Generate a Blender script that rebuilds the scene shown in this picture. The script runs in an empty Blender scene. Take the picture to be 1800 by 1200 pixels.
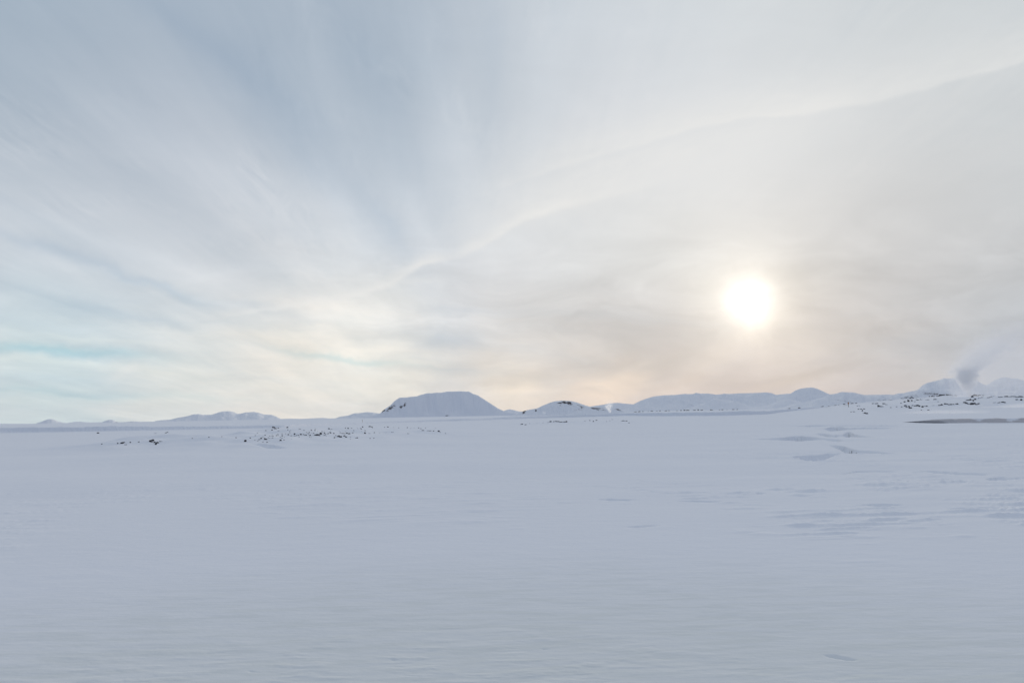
import bpy, math, random
import numpy as np

# ------------------------------------------------------------------ camera
sc = bpy.context.scene
col = sc.collection
R = math.radians
EYE = 2.5                       # eye height over the snow (seat of a coach)
PITCH, ROLL, F = R(6.145), math.atan(0.0179), 1200.0
fwd = np.array([0, math.cos(PITCH), math.sin(PITCH)])
rt0 = np.array([1.0, 0, 0])
up0 = np.array([0, -math.sin(PITCH), math.cos(PITCH)])
rgt = math.cos(ROLL)*rt0 - math.sin(ROLL)*up0
upv = math.sin(ROLL)*rt0 + math.cos(ROLL)*up0
cam_d = bpy.data.cameras.new('camera')
cam = bpy.data.objects.new('camera', cam_d)
col.objects.link(cam)
cam_d.sensor_width = 36.0
cam_d.lens = 24.0
cam_d.clip_start = 0.1
cam_d.clip_end = 120000
from mathutils import Matrix, Vector
m3 = Matrix(((rgt[0], upv[0], -fwd[0]), (rgt[1], upv[1], -fwd[1]), (rgt[2], upv[2], -fwd[2])))
cam.matrix_world = Matrix.Translation((0, 0, EYE)) @ m3.to_4x4()
sc.camera = cam

def ray(px, py):
    """unit direction seen at a point of the 1800x1200 photograph"""
    d = F*fwd + (px-900)*rgt - (py-600)*upv
    return d/np.linalg.norm(d)

def lin(c):
    return tuple(((v/255)/12.92 if v/255 <= 0.04045 else ((v/255+0.055)/1.055)**2.4) for v in c)

# ------------------------------------------------------------------ world
SUN = ray(1315, 527)
SUN_EL = math.asin(SUN[2])
SUN_AZ = math.atan2(SUN[0], SUN[1])
world = bpy.data.worlds.new('World')
sc.world = world
world.use_nodes = True
NT = world.node_tree
NT.nodes.clear()

class G:
    """small helper that writes shader maths"""
    def __init__(s, nt): s.nt = nt
    def _in(s, sock, v):
        if hasattr(v, 'is_output'): s.nt.links.new(v, sock)
        elif isinstance(v, (tuple, list, np.ndarray)):
            v = [float(a) for a in v]
            if len(v) < len(sock.default_value): v = v + [1.0]
            sock.default_value = v
        else:
            try: sock.default_value = v
            except TypeError: sock.default_value = (v, v, v)
    def m(s, op, a, b=None, c=None, clamp=False):
        n = s.nt.nodes.new('ShaderNodeMath'); n.operation = op; n.use_clamp = clamp
        s._in(n.inputs[0], a)
        if b is not None: s._in(n.inputs[1], b)
        if c is not None: s._in(n.inputs[2], c)
        return n.outputs[0]
    def v(s, op, a, b=None, c=None):
        n = s.nt.nodes.new('ShaderNodeVectorMath'); n.operation = op
        s._in(n.inputs[0], a)
        if b is not None: s._in(n.inputs[3 if op == 'SCALE' else 1], b)
        if c is not None: s._in(n.inputs[2], c)
        return n.outputs['Value'] if op in ('DOT_PRODUCT', 'LENGTH') else n.outputs[0]
    def sep(s, a):
        n = s.nt.nodes.new('ShaderNodeSeparateXYZ'); s._in(n.inputs[0], a); return n.outputs
    def com(s, x, y, z):
        n = s.nt.nodes.new('ShaderNodeCombineXYZ')
        for i, q in enumerate((x, y, z)): s._in(n.inputs[i], q)
        return n.outputs[0]
    def noise(s, vec, scale=1.0, detail=3.0, rough=0.5, dist=0.0):
        n = s.nt.nodes.new('ShaderNodeTexNoise')
        s._in(n.inputs['Vector'], vec); n.inputs['Scale'].default_value = scale
        n.inputs['Detail'].default_value = detail; n.inputs['Roughness'].default_value = rough
        n.inputs['Distortion'].default_value = dist
        return n.outputs[0]
    def mr(s, a, f0, f1, t0=0.0, t1=1.0, smooth=True):
        n = s.nt.nodes.new('ShaderNodeMapRange')
        if smooth: n.interpolation_type = 'SMOOTHSTEP'
        s._in(n.inputs[0], a)
        for i, q in enumerate((f0, f1, t0, t1)): n.inputs[i+1].default_value = q
        return n.outputs[0]
    def curve(s, a, pts, x0, x1):
        """piecewise-smooth function of a through pts; x in [x0,x1], y any"""
        ys = [p[1] for p in pts]; y0, y1 = min(ys), max(ys)
        if y1 - y0 < 1e-9: y1 = y0 + 1
        n = s.nt.nodes.new('ShaderNodeFloatCurve')
        cu = n.mapping.curves[0]
        P = [((x-x0)/(x1-x0), (y-y0)/(y1-y0)) for x, y in pts]
        cu.points[0].location = P[0]; cu.points[1].location = P[-1]
        for p in P[1:-1]: cu.points.new(*p)
        n.mapping.extend = 'HORIZONTAL'; n.mapping.update()
        s._in(n.inputs[1], s.mr(a, x0, x1, smooth=False))
        return s.m('MULTIPLY_ADD', n.outputs[0], y1-y0, y0)
    def mix(s, f, a, b):
        n = s.nt.nodes.new('ShaderNodeMix'); n.data_type = 'RGBA'
        s._in(n.inputs[0], f); s._in(n.inputs[6], a); s._in(n.inputs[7], b)
        return n.outputs[2]

g = G(NT)
tc = NT.nodes.new('ShaderNodeTexCoord')
D = g.v('NORMALIZE', tc.outputs['Generated'])
dx, dy, dz = g.sep(D)[0:3]
# a soft warp so that no feature of the veil has a clean outline
wz = g.m('MAXIMUM', g.m('ADD', dz, 0.10), 0.03)
PX = g.m('DIVIDE', dx, wz); PY = g.m('DIVIDE', dy, wz)     # position on the cloud sheet
CA, SA = math.cos(R(-3)), math.sin(R(-3))
QX = g.m('ADD', g.m('MULTIPLY', PX, CA), g.m('MULTIPLY', PY, -SA))   # across the bands
QY = g.m('ADD', g.m('MULTIPLY', PX, SA), g.m('MULTIPLY', PY, CA))    # along the bands
w1 = g.noise(g.com(QX, g.m('MULTIPLY', QY, 0.35), 0.0), 1.6, 2.0)
w2 = g.noise(g.com(g.m('ADD', QX, 7.3), g.m('MULTIPLY', QY, 0.35), 3.0), 1.6, 2.0)
DW = g.v('NORMALIZE', g.v('ADD', D, g.com(g.m('MULTIPLY_ADD', w1, 0.10, -0.05), 0.0, g.m('MULTIPLY_ADD', w2, 0.07, -0.035))))

# colour of the high veil: (x, y, tightness, colour, weight) seen from the road
VEIL = [
 (0, 0, 0, (158, 178, 197)), (200, 20, 0, (172, 187, 202)), (420, 70, 0, (164, 181, 199)), (620, 60, 0, (176, 190, 205)),
 (800, 40, 0, (188, 199, 212)), (1000, 60, 0, (207, 214, 220)), (1250, 50, 0, (210, 216, 220)), (1500, 40, 0, (206, 211, 214)),
 (1790, 20, 0, (200, 207, 211)),
 (40, 180, 0, (176, 190, 204)), (230, 210, 0, (187, 196, 209)), (400, 190, 0, (184, 195, 209)), (560, 250, 0, (174, 189, 203)),
 (700, 200, 0, (176, 190, 205)), (880, 200, 0, (205, 213, 221)), (1100, 210, 0, (216, 218, 223)), (1350, 230, 0, (223, 224, 226)),
 (1600, 200, 0, (211, 214, 216)), (1790, 220, 0, (205, 209, 211)),
 (30, 370, 0, (200, 206, 213)), (230, 380, 0, (203, 207, 214)), (420, 400, 0, (206, 210, 216)), (580, 330, 0, (192, 202, 213)),
 (700, 380, 0, (208, 215, 223)), (900, 400, 0, (221, 224, 227)), (1150, 380, 0, (226, 226, 224)), (1400, 360, 0, (226, 225, 222)),
 (1600, 400, 0, (207, 207, 207)), (1790, 400, 0, (203, 205, 206)),
 (40, 480, 0, (196, 206, 216)), (200, 500, 0, (202, 211, 219)), (420, 500, 0, (214, 217, 220)), (620, 480, 0, (215, 220, 224)),
 (780, 520, 0, (214, 218, 224)), (960, 500, 0, (216, 216, 215)), (1120, 480, 0, (209, 210, 208)), (1500, 500, 0, (203, 200, 198)),
 (1680, 520, 0, (190, 191, 194)), (1800, 540, 0, (190, 192, 195)),
 (60, 560, 1, (199, 213, 220)), (100, 612, 1, (180, 209, 219)), (280, 575, 1, (205, 216, 222)), (520, 580, 1, (233, 231, 224)), (660, 590, 1, (234, 232, 225)),
 (780, 590, 1, (200, 206, 214)), (900, 575, 1, (212, 208, 206)), (1060, 590, 1, (198, 197, 199)), (1200, 600, 1, (190, 187, 188)),
 (1450, 620, 1, (200, 193, 189)), (1600, 610, 1, (180, 180, 185)), (1760, 630, 1, (172, 179, 188)),
 (30, 660, 1, (221, 226, 221)), (90, 705, 2, (206, 221, 222)), (300, 640, 1, (231, 231, 223)), (300, 700, 2, (226, 228, 221)), (500, 690, 1, (240, 233, 220)), (640, 640, 1, (235, 232, 223)),
 (700, 665, 2, (234, 228, 214)), (860, 640, 1, (228, 221, 210)), (900, 700, 2, (238, 222, 202)), (1060, 700, 2, (246, 223, 200)), (1030, 645, 1, (208, 203, 199)),
 (1180, 675, 2, (202, 193, 189)), (1320, 670, 2, (188, 184, 187)), (1500, 680, 2, (178, 177, 184)), (1660, 670, 2, (187, 187, 191)),
]
KS = {0: 110.0, 1: 300.0, 2: 800.0}
WS = {0: 1.0, 1: 1.6, 2: 2.2}
acc_c, acc_w = None, None
eps = 1.2e-3
rear = g.mix(g.mr(dz, 0.0, 0.75), lin((82, 108, 150)), lin((184, 192, 206)))   # blue dusk side low down, veil overhead
acc_c = g.v('SCALE', rear, eps); acc_w = eps
for (px, py, k, c) in VEIL:
    d = ray(px, py)
    dot = g.v('DOT_PRODUCT', DW, d)
    f_ = 1.02 if py > 330 or px > 900 else (0.97 if py < 280 else 1.0)
    c = tuple(min(252, v*f_+1) for v in c)
    w = g.m('EXPONENT', g.m('MULTIPLY_ADD', dot, KS[k], -KS[k] + math.log(WS[k])))
    acc_c = g.v('MULTIPLY_ADD', w, lin(c), acc_c)
    acc_w = g.m('ADD', acc_w, w)
veil = g.v('DIVIDE', acc_c, g.com(acc_w, acc_w, acc_w))

# bands and fibres of the cirrus, lying on a sheet overhead
n1 = g.noise(g.com(g.m('MULTIPLY', QX, 1.0), g.m('MULTIPLY', QY, 0.16), 0.0), 2.6, 6.0, 0.55, 0.5)
n2 = g.noise(g.com(g.m('MULTIPLY', QX, 1.0), g.m('MULTIPLY', QY, 0.10), 5.0), 9.0, 4.0, 0.6, 0.4)
n3 = g.noise(g.com(PX, PY, 9.0), 1.3, 6.0, 0.6, 0.6)
fib = g.m('ADD', g.m('MULTIPLY_ADD', n1, 1.1, -0.55), g.m('ADD', g.m('MULTIPLY', g.m('MULTIPLY_ADD', n2, 0.35, -0.175), g.mr(dz, 0.12, 0.35, 0.25, 1.0)), g.m('MULTIPLY_ADD', n3, 0.6, -0.3)))
sdot = g.v('DOT_PRODUCT', D, SUN)
calm = g.mr(sdot, 0.80, 0.995, 1.0, 0.25)          # thick even veil around the sun
n4 = g.noise(g.com(g.m('MULTIPLY', QX, 1.0), g.m('MULTIPLY', QY, 0.22), 12.0), 16.0, 6.0, 0.68, 0.9)
n5 = g.noise(g.com(g.m('MULTIPLY', QX, 1.0), g.m('MULTIPLY', QY, 0.5), 22.0), 3.2, 5.0, 0.6, 1.2)
fine = g.m('MULTIPLY', g.m('MULTIPLY_ADD', n4, 1.0, -0.5), g.mr(n5, 0.42, 0.65))
fine = g.m('MULTIPLY', fine, g.mr(dz, 0.10, 0.32, 0.0, 1.0))
fib = g.m('MULTIPLY', g.m('MULTIPLY', g.m('ADD', fib, fine), calm), 0.68)
bright = g.m('MULTIPLY_ADD', fib, 0.30, 1.0)
veil = g.v('MULTIPLY', veil, g.com(g.m('MULTIPLY_ADD', fib, 0.42, 1.0), bright, g.m('MULTIPLY_ADD', fib, 0.20, 1.0)))

# single bands: (x, y, half length, half width, slope, strength, tint)
BANDS = [(560, 280, 190, 45, 48, -.06, 'b'), (430, 110, 300, 60, 38, -.035, 'b'), (660, 150, 200, 40, 62, -.03, 'b'), (790, 190, 230, 40, 75, .05, 'w'), (420, 330, 330, 50, 30, .06, 'w'),
 (260, 496, 140, 9, 22, -.10, 'b'), (330, 520, 160, 6, 18, .05, 'w'), (50, 425, 120, 13, 15, -.07, 'b'), (200, 430, 300, 16, 20, .05, 'w'), (100, 612, 170, 10, 6, -.14, 'c'), (120, 590, 220, 7, 7, .05, 'p'), (120, 634, 220, 7, 5, .05, 'p'), (300, 598, 300, 13, 9, .05, 'w'), (600, 630, 100, 6, 9, -.10, 'c'), (680, 610, 150, 12, -10, .05, 'p'),
 (60, 660, 200, 9, 4, .05, 'w'), (150, 690, 250, 7, 4, -.05, 'c'), (420, 655, 300, 8, 7, .04, 'w'), (440, 545, 160, 10, 14, -.05, 'b'), (220, 550, 220, 9, 14, -.05, 'b'),
 (712, 540, 60, 30, 70, -.05, 'g'), (780, 602, 65, 20, -8, -.09, 'b'), (900, 570, 60, 30, -10, -.05, 'g'), (850, 565, 26, 18, 0, .07, 'w'), (1150, 450, 120, 35, -22, -.05, 'g'), (1060, 650, 150, 16, -6, -.05, 'g'),
 (660, 540, 140, 55, -25, .05, 'p'), (330, 60, 260, 26, 36, -.04, 'b'), (560, 610, 200, 25, 8, .05, 'p'), (330, 660, 260, 10, 8, .05, 'p'), (1180, 350, 260, 70, -25, .04, 'w'), (690, 400, 90, 20, 60, -.05, 'b'), (620, 380, 90, 26, 55, .05, 'w'), (740, 380, 90, 22, 65, .05, 'w'), (640, 560, 130, 20, 12, .05, 'w'),
 (1700, 600, 240, 40, -18, -.05, 'b'), (1250, 632, 130, 22, -35, .06, 'p'), (1420, 440, 200, 30, -32, -.03, 'g'), (1620, 470, 240, 30, -30, .03, 'w'), (960, 150, 260, 30, 100, .03, 'w'), (870, 90, 200, 22, 95, -.03, 'b'), (1200, 560, 90, 22, -10, -.04, 'g'),
 (880, 690, 160, 7, -4, .05, 'p'), (1070, 697, 120, 9, -2, .06, 'p'), (760, 655, 120, 7, 4, -.05, 'b')]
TINT = {'b': (1.5, 1.05, 0.6), 'c': (1.9, .7, .35), 'g': (1, 1, 1), 'w': (1.1, 1, .9), 'p': (1.3, 1.0, .6)}
bu = g.m('DIVIDE', dx, g.m('MAXIMUM', dy, 0.05)); bv = g.m('DIVIDE', dz, g.m('MAXIMUM', dy, 0.05))
wa = g.noise(g.com(bu, bv, 4.0), 4.0, 7.0, 0.66); wb = g.noise(g.com(bu, bv, 8.0), 4.0, 7.0, 0.66)
bu = g.m('ADD', bu, g.m('MULTIPLY_ADD', wa, 0.10, -0.05)); bv = g.m('ADD', bv, g.m('MULTIPLY_ADD', wb, 0.06, -0.03))
bsum = (0.0, 0.0, 0.0); front = g.mr(dy, 0.1, 0.3)
for (px, py, L, W, ang, amt, tint) in BANDS:
    d = ray(px, py); u0, v0 = d[0]/d[1], d[2]/d[1]
    a = R(-ang); L /= F; W /= F
    ca, sa = math.cos(a), math.sin(a)
    p1 = g.m('MULTIPLY_ADD', bu, ca/L, g.m('MULTIPLY_ADD', bv, sa/L, -(u0*ca+v0*sa)/L))
    p2 = g.m('MULTIPLY_ADD', bu, -sa/W, g.m('MULTIPLY_ADD', bv, ca/W, (u0*sa-v0*ca)/W))
    e = g.m('EXPONENT', g.m('MULTIPLY_ADD', p1, g.m('MULTIPLY', p1, -1.0), g.m('MULTIPLY', g.m('MULTIPLY', p2, p2), -1.0)))
    bsum = g.v('MULTIPLY_ADD', g.com(e, e, e), tuple(k*amt for k in TINT[tint]), bsum)
veil = g.v('MULTIPLY', veil, g.v('MULTIPLY_ADD', bsum, g.com(front, front, front), (1.0, 1.0, 1.0)))

# mottled grey cloud low over the horizon
mo = g.noise(g.com(g.m('MULTIPLY', bu, 1.0), g.m('MULTIPLY', bv, 3.2), 31.0), 5.5, 6.0, 0.58, 0.7)
mo = g.m('MULTIPLY', g.m('MULTIPLY_ADD', mo, 0.52, -0.26), g.mr(bv, 0.16, 0.34, 1.0, 0.12))
mo = g.m('ADD', g.m('MULTIPLY', mo, g.mr(bu, -0.5, -0.05, 0.35, 1.0)), 1.0)
lo = g.noise(g.com(g.m('MULTIPLY', bu, 1.6), g.m('MULTIPLY', g.m('ADD', bv, g.m('MULTIPLY', bu, 0.10)), 17.0), 41.0), 1.6, 5.0, 0.55, 0.5)
lo = g.m('MULTIPLY', g.m('MULTIPLY', g.m('MULTIPLY_ADD', lo, 2.0, -1.0), g.mr(bv, 0.10, 0.24, 1.0, 0.0)), g.mr(bu, -0.1, 0.35, 1.0, 0.3))
veil = g.v('MULTIPLY', veil, g.com(g.m('MULTIPLY_ADD', lo, 0.17, 1.0), g.m('MULTIPLY_ADD', lo, 0.11, 1.0), g.m('MULTIPLY_ADD', lo, 0.05, 1.0)))
veil = g.v('MULTIPLY', veil, g.com(mo, mo, mo))

# old contrail spread into a band: height above the horizon as a function of bearing
U = g.m('DIVIDE', dx, g.m('MAXIMUM', dy, 0.05)); V = g.m('DIVIDE', dz, g.m('MAXIMUM', dy, 0.05))
def uv(px, py):
    d = ray(px, py); return d[0]/d[1], d[2]/d[1]
wob = g.m('ADD', g.m('MULTIPLY_ADD', g.noise(g.com(U, V, 2.0), 14.0, 5.0, 0.6), 0.022, -0.011), V)
trn = g.m('MULTIPLY_ADD', g.noise(g.com(g.m('ADD', U, V), g.m('MULTIPLY', g.m('SUBTRACT', V, g.m('MULTIPLY', U, 0.35)), 5.0), 17.0), 9.0, 6.0, 0.62, 0.6), 1.1, 0.45)
def trail(pts, amps, lo, hi, colr, stren):
    P = [uv(*p) for p in pts]
    u0, u1 = P[0][0], P[-1][0]
    c = g.curve(U, P, u0, u1)
    a = g.curve(U, [(P[i][0], amps[i]) for i in range(len(P))], u0, u1)
    ends = g.m('MULTIPLY', g.mr(U, u0-0.02, u0+0.03), g.mr(U, u1, u1+0.1, 1.0, 0.0))
    d = g.m('SUBTRACT', wob, c)
    dl = g.m('DIVIDE', g.m('MINIMUM', d, 0.0), lo); dh = g.m('DIVIDE', g.m('MAXIMUM', d, 0.0), hi)
    e = g.m('EXPONENT', g.m('MULTIPLY', g.m('ADD', g.m('MULTIPLY', dl, dl), g.m('MULTIPLY', dh, dh)), -1.0))
    e = g.m('MULTIPLY', e, trn)
    return g.m('MULTIPLY', g.m('MULTIPLY', g.m('MULTIPLY', e, a), ends), stren)
t1a = trail([(372, 559), (450, 548), (520, 536), (640, 517), (700, 496)], [0.3, 0.7, 0.8, 0.9, 0.6], 0.0035, 0.0065, None, 0.50)
t1b = trail([(640, 515), (690, 494), (718, 478), (745, 464), (790, 452), (850, 432)], [0.2, 0.7, 0.8, 0.85, 0.35, 0.0], 0.0050, 0.0125, None, 0.72)
t1c = trail([(800, 444), (850, 425), (900, 397), (960, 371), (1060, 345), (1180, 312)], [0.1, 0.7, 0.75, 0.7, 0.35, 0.1], 0.0055, 0.013, None, 0.55)
t1 = g.m('ADD', t1a, g.m('ADD', t1b, t1c))
t2 = trail([(820, 352), (900, 322), (1000, 288), (1100, 258), (1300, 206), (1420, 196), (1600, 158), (1800, 104), (1860, 88)],
           [0.0, 0.35, 0.6, 0.8, 0.9, 1.0, 0.85, 0.8, 0.8], 0.0055, 0.055, None, 0.42)
t3 = trail([(780, 410), (900, 372), (1000, 335), (1150, 285), (1300, 245), (1450, 205)],
           [0.1, 0.6, 0.9, 0.9, 0.7, 0.3], 0.042, 0.045, None, 0.50)
t4 = trail([(185, 672), (215, 655), (245, 640)], [0.4, 0.8, 0.3], 0.006, 0.008, None, 0.30)
tr = g.m('MINIMUM', g.m('ADD', g.m('ADD', t1, t2), g.m('ADD', t3, t4)), 0.9)
tr = g.m('MULTIPLY', tr, g.mr(dy, 0.1, 0.3))
veil = g.mix(tr, veil, lin((240, 239, 236)))

# glow of the sun through the veil
sn1 = g.noise(g.com(bu, bv, 51.0), 9.0, 4.0, 0.55, 0.4); sn2 = g.noise(g.com(bu, bv, 61.0), 9.0, 4.0, 0.55, 0.4)
sdw = g.v('DOT_PRODUCT', g.v('NORMALIZE', g.v('ADD', D, g.com(g.m('MULTIPLY_ADD', sn1, 0.034, -0.017), 0.0, g.m('MULTIPLY_ADD', sn2, 0.034, -0.017)))), SUN)
def lobe(sig, amp, c):
    k = 1.0/(R(sig)**2)
    e = g.m('EXPONENT', g.m('MULTIPLY_ADD', sdw, k, -k))
    e = g.m('MULTIPLY', e, g.m('MULTIPLY_ADD', sn2, 0.9, 0.55))
    return g.v('SCALE', tuple(a*amp for a in c), e)
sig0 = 1/(R(1.75)**2)
glow = g.v('ADD', lobe(1.15, 0.62, (1.0, 0.97, 0.90)), lobe(2.9, 0.24, (1.0, 0.86, 0.62)))
glow = g.v('ADD', glow, lobe(4.6, 0.05, (1.0, 0.85, 0.66)))
veil = g.v('ADD', veil, glow)

sky = NT.nodes.new('ShaderNodeTexSky')
sky.sky_type = 'NISHITA'
sky.sun_disc = False
sky.sun_elevation = SUN_EL
sky.sun_rotation = SUN_AZ
sky.altitude = 300
bg_sky = NT.nodes.new('ShaderNodeBackground'); bg_sky.inputs[1].default_value = 0.05
NT.links.new(sky.outputs[0], bg_sky.inputs[0])
bg_veil = NT.nodes.new('ShaderNodeBackground'); bg_veil.inputs[1].default_value = 1.0
NT.links.new(veil, bg_veil.inputs[0])
mixs = NT.nodes.new('ShaderNodeMixShader')
NT.links.new(g.m('MULTIPLY_ADD', fib, 0.15, 0.95, clamp=True), mixs.inputs[0])
NT.links.new(bg_sky.outputs[0], mixs.inputs[1]); NT.links.new(bg_veil.outputs[0], mixs.inputs[2])
wo = NT.nodes.new('ShaderNodeOutputWorld')
NT.links.new(mixs.outputs[0], wo.inputs[0])
world.cycles.sampling_method = 'MANUAL'
world.cycles.sample_map_resolution = 512

sl = bpy.data.lights.new('sun', 'SUN')
sl.energy = 1.4
sl.angle = R(10)
sl.color = (1.0, 0.86, 0.68)
so = bpy.data.objects.new('sun', sl)
col.objects.link(so)
so.rotation_euler = Vector(SUN).to_track_quat('Z', 'Y').to_euler()

vs = sc.view_settings
vs.view_transform = 'Standard'; vs.look = 'None'; vs.exposure = 0.0; vs.gamma = 1.0
sc.cycles.volume_bounces = 4
sc.cycles.max_bounces = 6
sc.cycles.volume_step_rate = 1.0

# ------------------------------------------------------------------ numpy noise
def _hash(ix, iy, seed):
    h = (ix.astype(np.int64)*374761393 + iy.astype(np.int64)*668265263 + seed*1442695041) & 0x7fffffff
    h = ((h ^ (h >> 13))*1274126177) & 0x7fffffff
    h = h ^ (h >> 16)
    return (h & 0xffff)/65535.0*2*np.pi
def perlin(x, y, seed=0):
    x0 = np.floor(x); y0 = np.floor(y); fx = x-x0; fy = y-y0
    u = fx*fx*fx*(fx*(fx*6-15)+10); v = fy*fy*fy*(fy*(fy*6-15)+10)
    def gr(i, j):
        a = _hash(x0+i, y0+j, seed); return np.cos(a)*(fx-i)+np.sin(a)*(fy-j)
    a = gr(0, 0); b = gr(1, 0); c = gr(0, 1); d = gr(1, 1)
    return (a+(b-a)*u)*(1-v)+(c+(d-c)*u)*v
def fbm(x, y, oct=4, seed=0, gain=0.5):
    s = 0; a = 1.0
    for i in range(oct):
        s = s + a*perlin(x*2**i+i*17.3, y*2**i-i*9.1, seed+i); a *= gain
    return s
def sstep(a, b, x):
    t = np.clip((x-a)/(b-a), 0, 1); return t*t*(3-2*t)

# ------------------------------------------------------------------ materials
def newmat(name):
    m = bpy.data.materials.new(name); m.use_nodes = True
    nt = m.node_tree; nt.nodes.clear()
    out = nt.nodes.new('ShaderNodeOutputMaterial')
    p = nt.nodes.new('ShaderNodeBsdfPrincipled')
    nt.links.new(p.outputs[0], out.inputs[0])
    return m, G(nt), p, out
SNOW = (0.83, 0.855, 0.89)
def snow_material(name, bump_scales, use_attr=None, attr_col=((0.10, 0.075, 0.05), (0.05, 0.05, 0.055)), attr_scale=0.05):
    m, q, p, out = newmat(name)
    tcn = q.nt.nodes.new('ShaderNodeTexCoord'); pos = tcn.outputs['Object']
    x, y, z = q.sep(pos)[0:3]
    n = q.noise(pos, bump_scales[0]*0.25, 4.0)
    c = q.mix(n, (SNOW[0]*0.965, SNOW[1]*0.97, SNOW[2]*0.98), SNOW)
    if use_attr:
        a = q.nt.nodes.new('ShaderNodeAttribute'); a.attribute_name = use_attr
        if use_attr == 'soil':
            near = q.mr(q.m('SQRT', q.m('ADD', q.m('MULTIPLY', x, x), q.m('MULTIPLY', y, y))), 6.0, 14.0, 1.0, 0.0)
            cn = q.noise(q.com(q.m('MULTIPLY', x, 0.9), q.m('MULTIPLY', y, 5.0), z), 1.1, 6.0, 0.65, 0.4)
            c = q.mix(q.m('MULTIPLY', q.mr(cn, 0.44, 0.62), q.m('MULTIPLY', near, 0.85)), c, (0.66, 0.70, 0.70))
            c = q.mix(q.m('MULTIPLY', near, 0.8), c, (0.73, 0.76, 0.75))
        rn = q.noise(pos, attr_scale*4, 5.0, 0.65)
        f = q.mr(q.m('ADD', a.outputs['Fac'], q.m('MULTIPLY_ADD', rn, 2.4, -1.2)), 0.40, 0.85)
        f = q.m('MULTIPLY', f, q.mr(a.outputs['Fac'], 0.02, 0.1))
        rc = q.mix(q.noise(pos, attr_scale*1.7, 3.0), attr_col[0], attr_col[1])
        c = q.mix(f, c, rc)
    q._in(p.inputs['Base Color'], c)
    p.inputs['Roughness'].default_value = 0.95
    p.inputs['Specular IOR Level'].default_value = 0.0
    b = q.nt.nodes.new('ShaderNodeBump')
    h = q.m('ADD', q.noise(q.com(x, q.m('MULTIPLY', y, 1.6), z), bump_scales[0], 5.0, 0.6),
            q.m('MULTIPLY', q.noise(q.com(x, q.m('MULTIPLY', y, 4.0), z), bump_scales[1], 3.0, 0.6), 0.4))
    q._in(b.inputs['Height'], h); b.inputs['Distance'].default_value = bump_scales[2]
    b.inputs['Strength'].default_value = 1.0
    q.nt.links.new(b.outputs[0], p.inputs['Normal'])
    return m
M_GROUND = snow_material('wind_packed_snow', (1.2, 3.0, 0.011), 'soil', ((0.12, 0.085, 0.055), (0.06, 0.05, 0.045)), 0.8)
M_HILL = snow_material('hill_snow', (0.012, 0.05, 3.5), 'rock', ((0.105, 0.085, 0.08), (0.05, 0.05, 0.06)), 0.02)

def rock_material(name, dark, cap):
    m, q, p, out = newmat(name)
    tcn = q.nt.nodes.new('ShaderNodeTexCoord'); geo = q.nt.nodes.new('ShaderNodeNewGeometry')
    oi = q.nt.nodes.new('ShaderNodeObjectInfo')
    pos = q.v('ADD', tcn.outputs['Object'], q.com(q.m('MULTIPLY', oi.outputs['Random'], 40.0), 0.0, 0.0))
    nz = q.sep(geo.outputs['Normal'])[2]
    n = q.noise(pos, 2.2, 5.0, 0.65)
    base = q.mix(q.noise(pos, 6.0, 4.0), tuple(a*0.6 for a in dark), tuple(a*1.5 for a in dark))
    f = q.mr(q.m('ADD', nz, q.m('MULTIPLY_ADD', n, 0.9, -0.45)), cap, cap+0.16)
    q._in(p.inputs['Base Color'], q.mix(f, base, SNOW)); p.inputs['Roughness'].default_value = 0.9
    p.inputs['Specular IOR Level'].default_value = 0.15
    b = q.nt.nodes.new('ShaderNodeBump'); q._in(b.inputs['Height'], q.noise(pos, 9.0, 5.0, 0.7))
    b.inputs['Distance'].default_value = 0.08; q.nt.links.new(b.outputs[0], p.inputs['Normal'])
    return m
M_ROCK = rock_material('black_lava', (0.068, 0.064, 0.070), 0.70)
M_ROCK_SNOWY = rock_material('lava_half_under_snow', (0.085, 0.078, 0.080), 0.42)

# ------------------------------------------------------------------ ground
def ground_point(px, py):
    """where the sight line meets the flat plain"""
    d = ray(px, py); t = -EYE/d[2]; return d[0]*t, d[1]*t
def az_of(px): 
    d = ray(px, 720); return math.atan2(d[0], d[1])
def horizon(px): return 745.3-0.0179*px

# low road bank that crosses the plain: (pixel x, lower edge, upper edge)
BANK = [(-700, 24.0, 12.0), (-300, 15, 7.0), (0, 11.9, 5.0), (200, 13.5, 7.5), (400, 14.0, 9.0), (500, 14.0, 9.3), (640, 11.0, 7.6), (740, 9.5, 6.2), (820, 8.6, 5.2), (900, 7.4, 3.2),
        (1010, 5.9, 1.3), (1100, 5.2, 0.7), (1180, 6.5, 0.8), (1280, 7.4, 0.6), (1340, 6.4, 0.8), (1380, 4.6, 0.9), (1440, 4.0, 2.2), (1500, 3.8, 3.5)]
bk_az = np.array([az_of(b[0]) for b in BANK])
bk_d = np.array([EYE*F/b[1] for b in BANK])
bk_h = np.array([EYE*(1-b[2]/b[1]) for b in BANK])
RISE_D = np.array([0, 150, 230, 320, 450, 650, 950, 1500, 2500, 6000, 40000])
RISE_Z = np.array([0, 0.0, 0.7, 2.4, 5.2, 9.0, 14.5, 19, 22, 24, 24])

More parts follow.
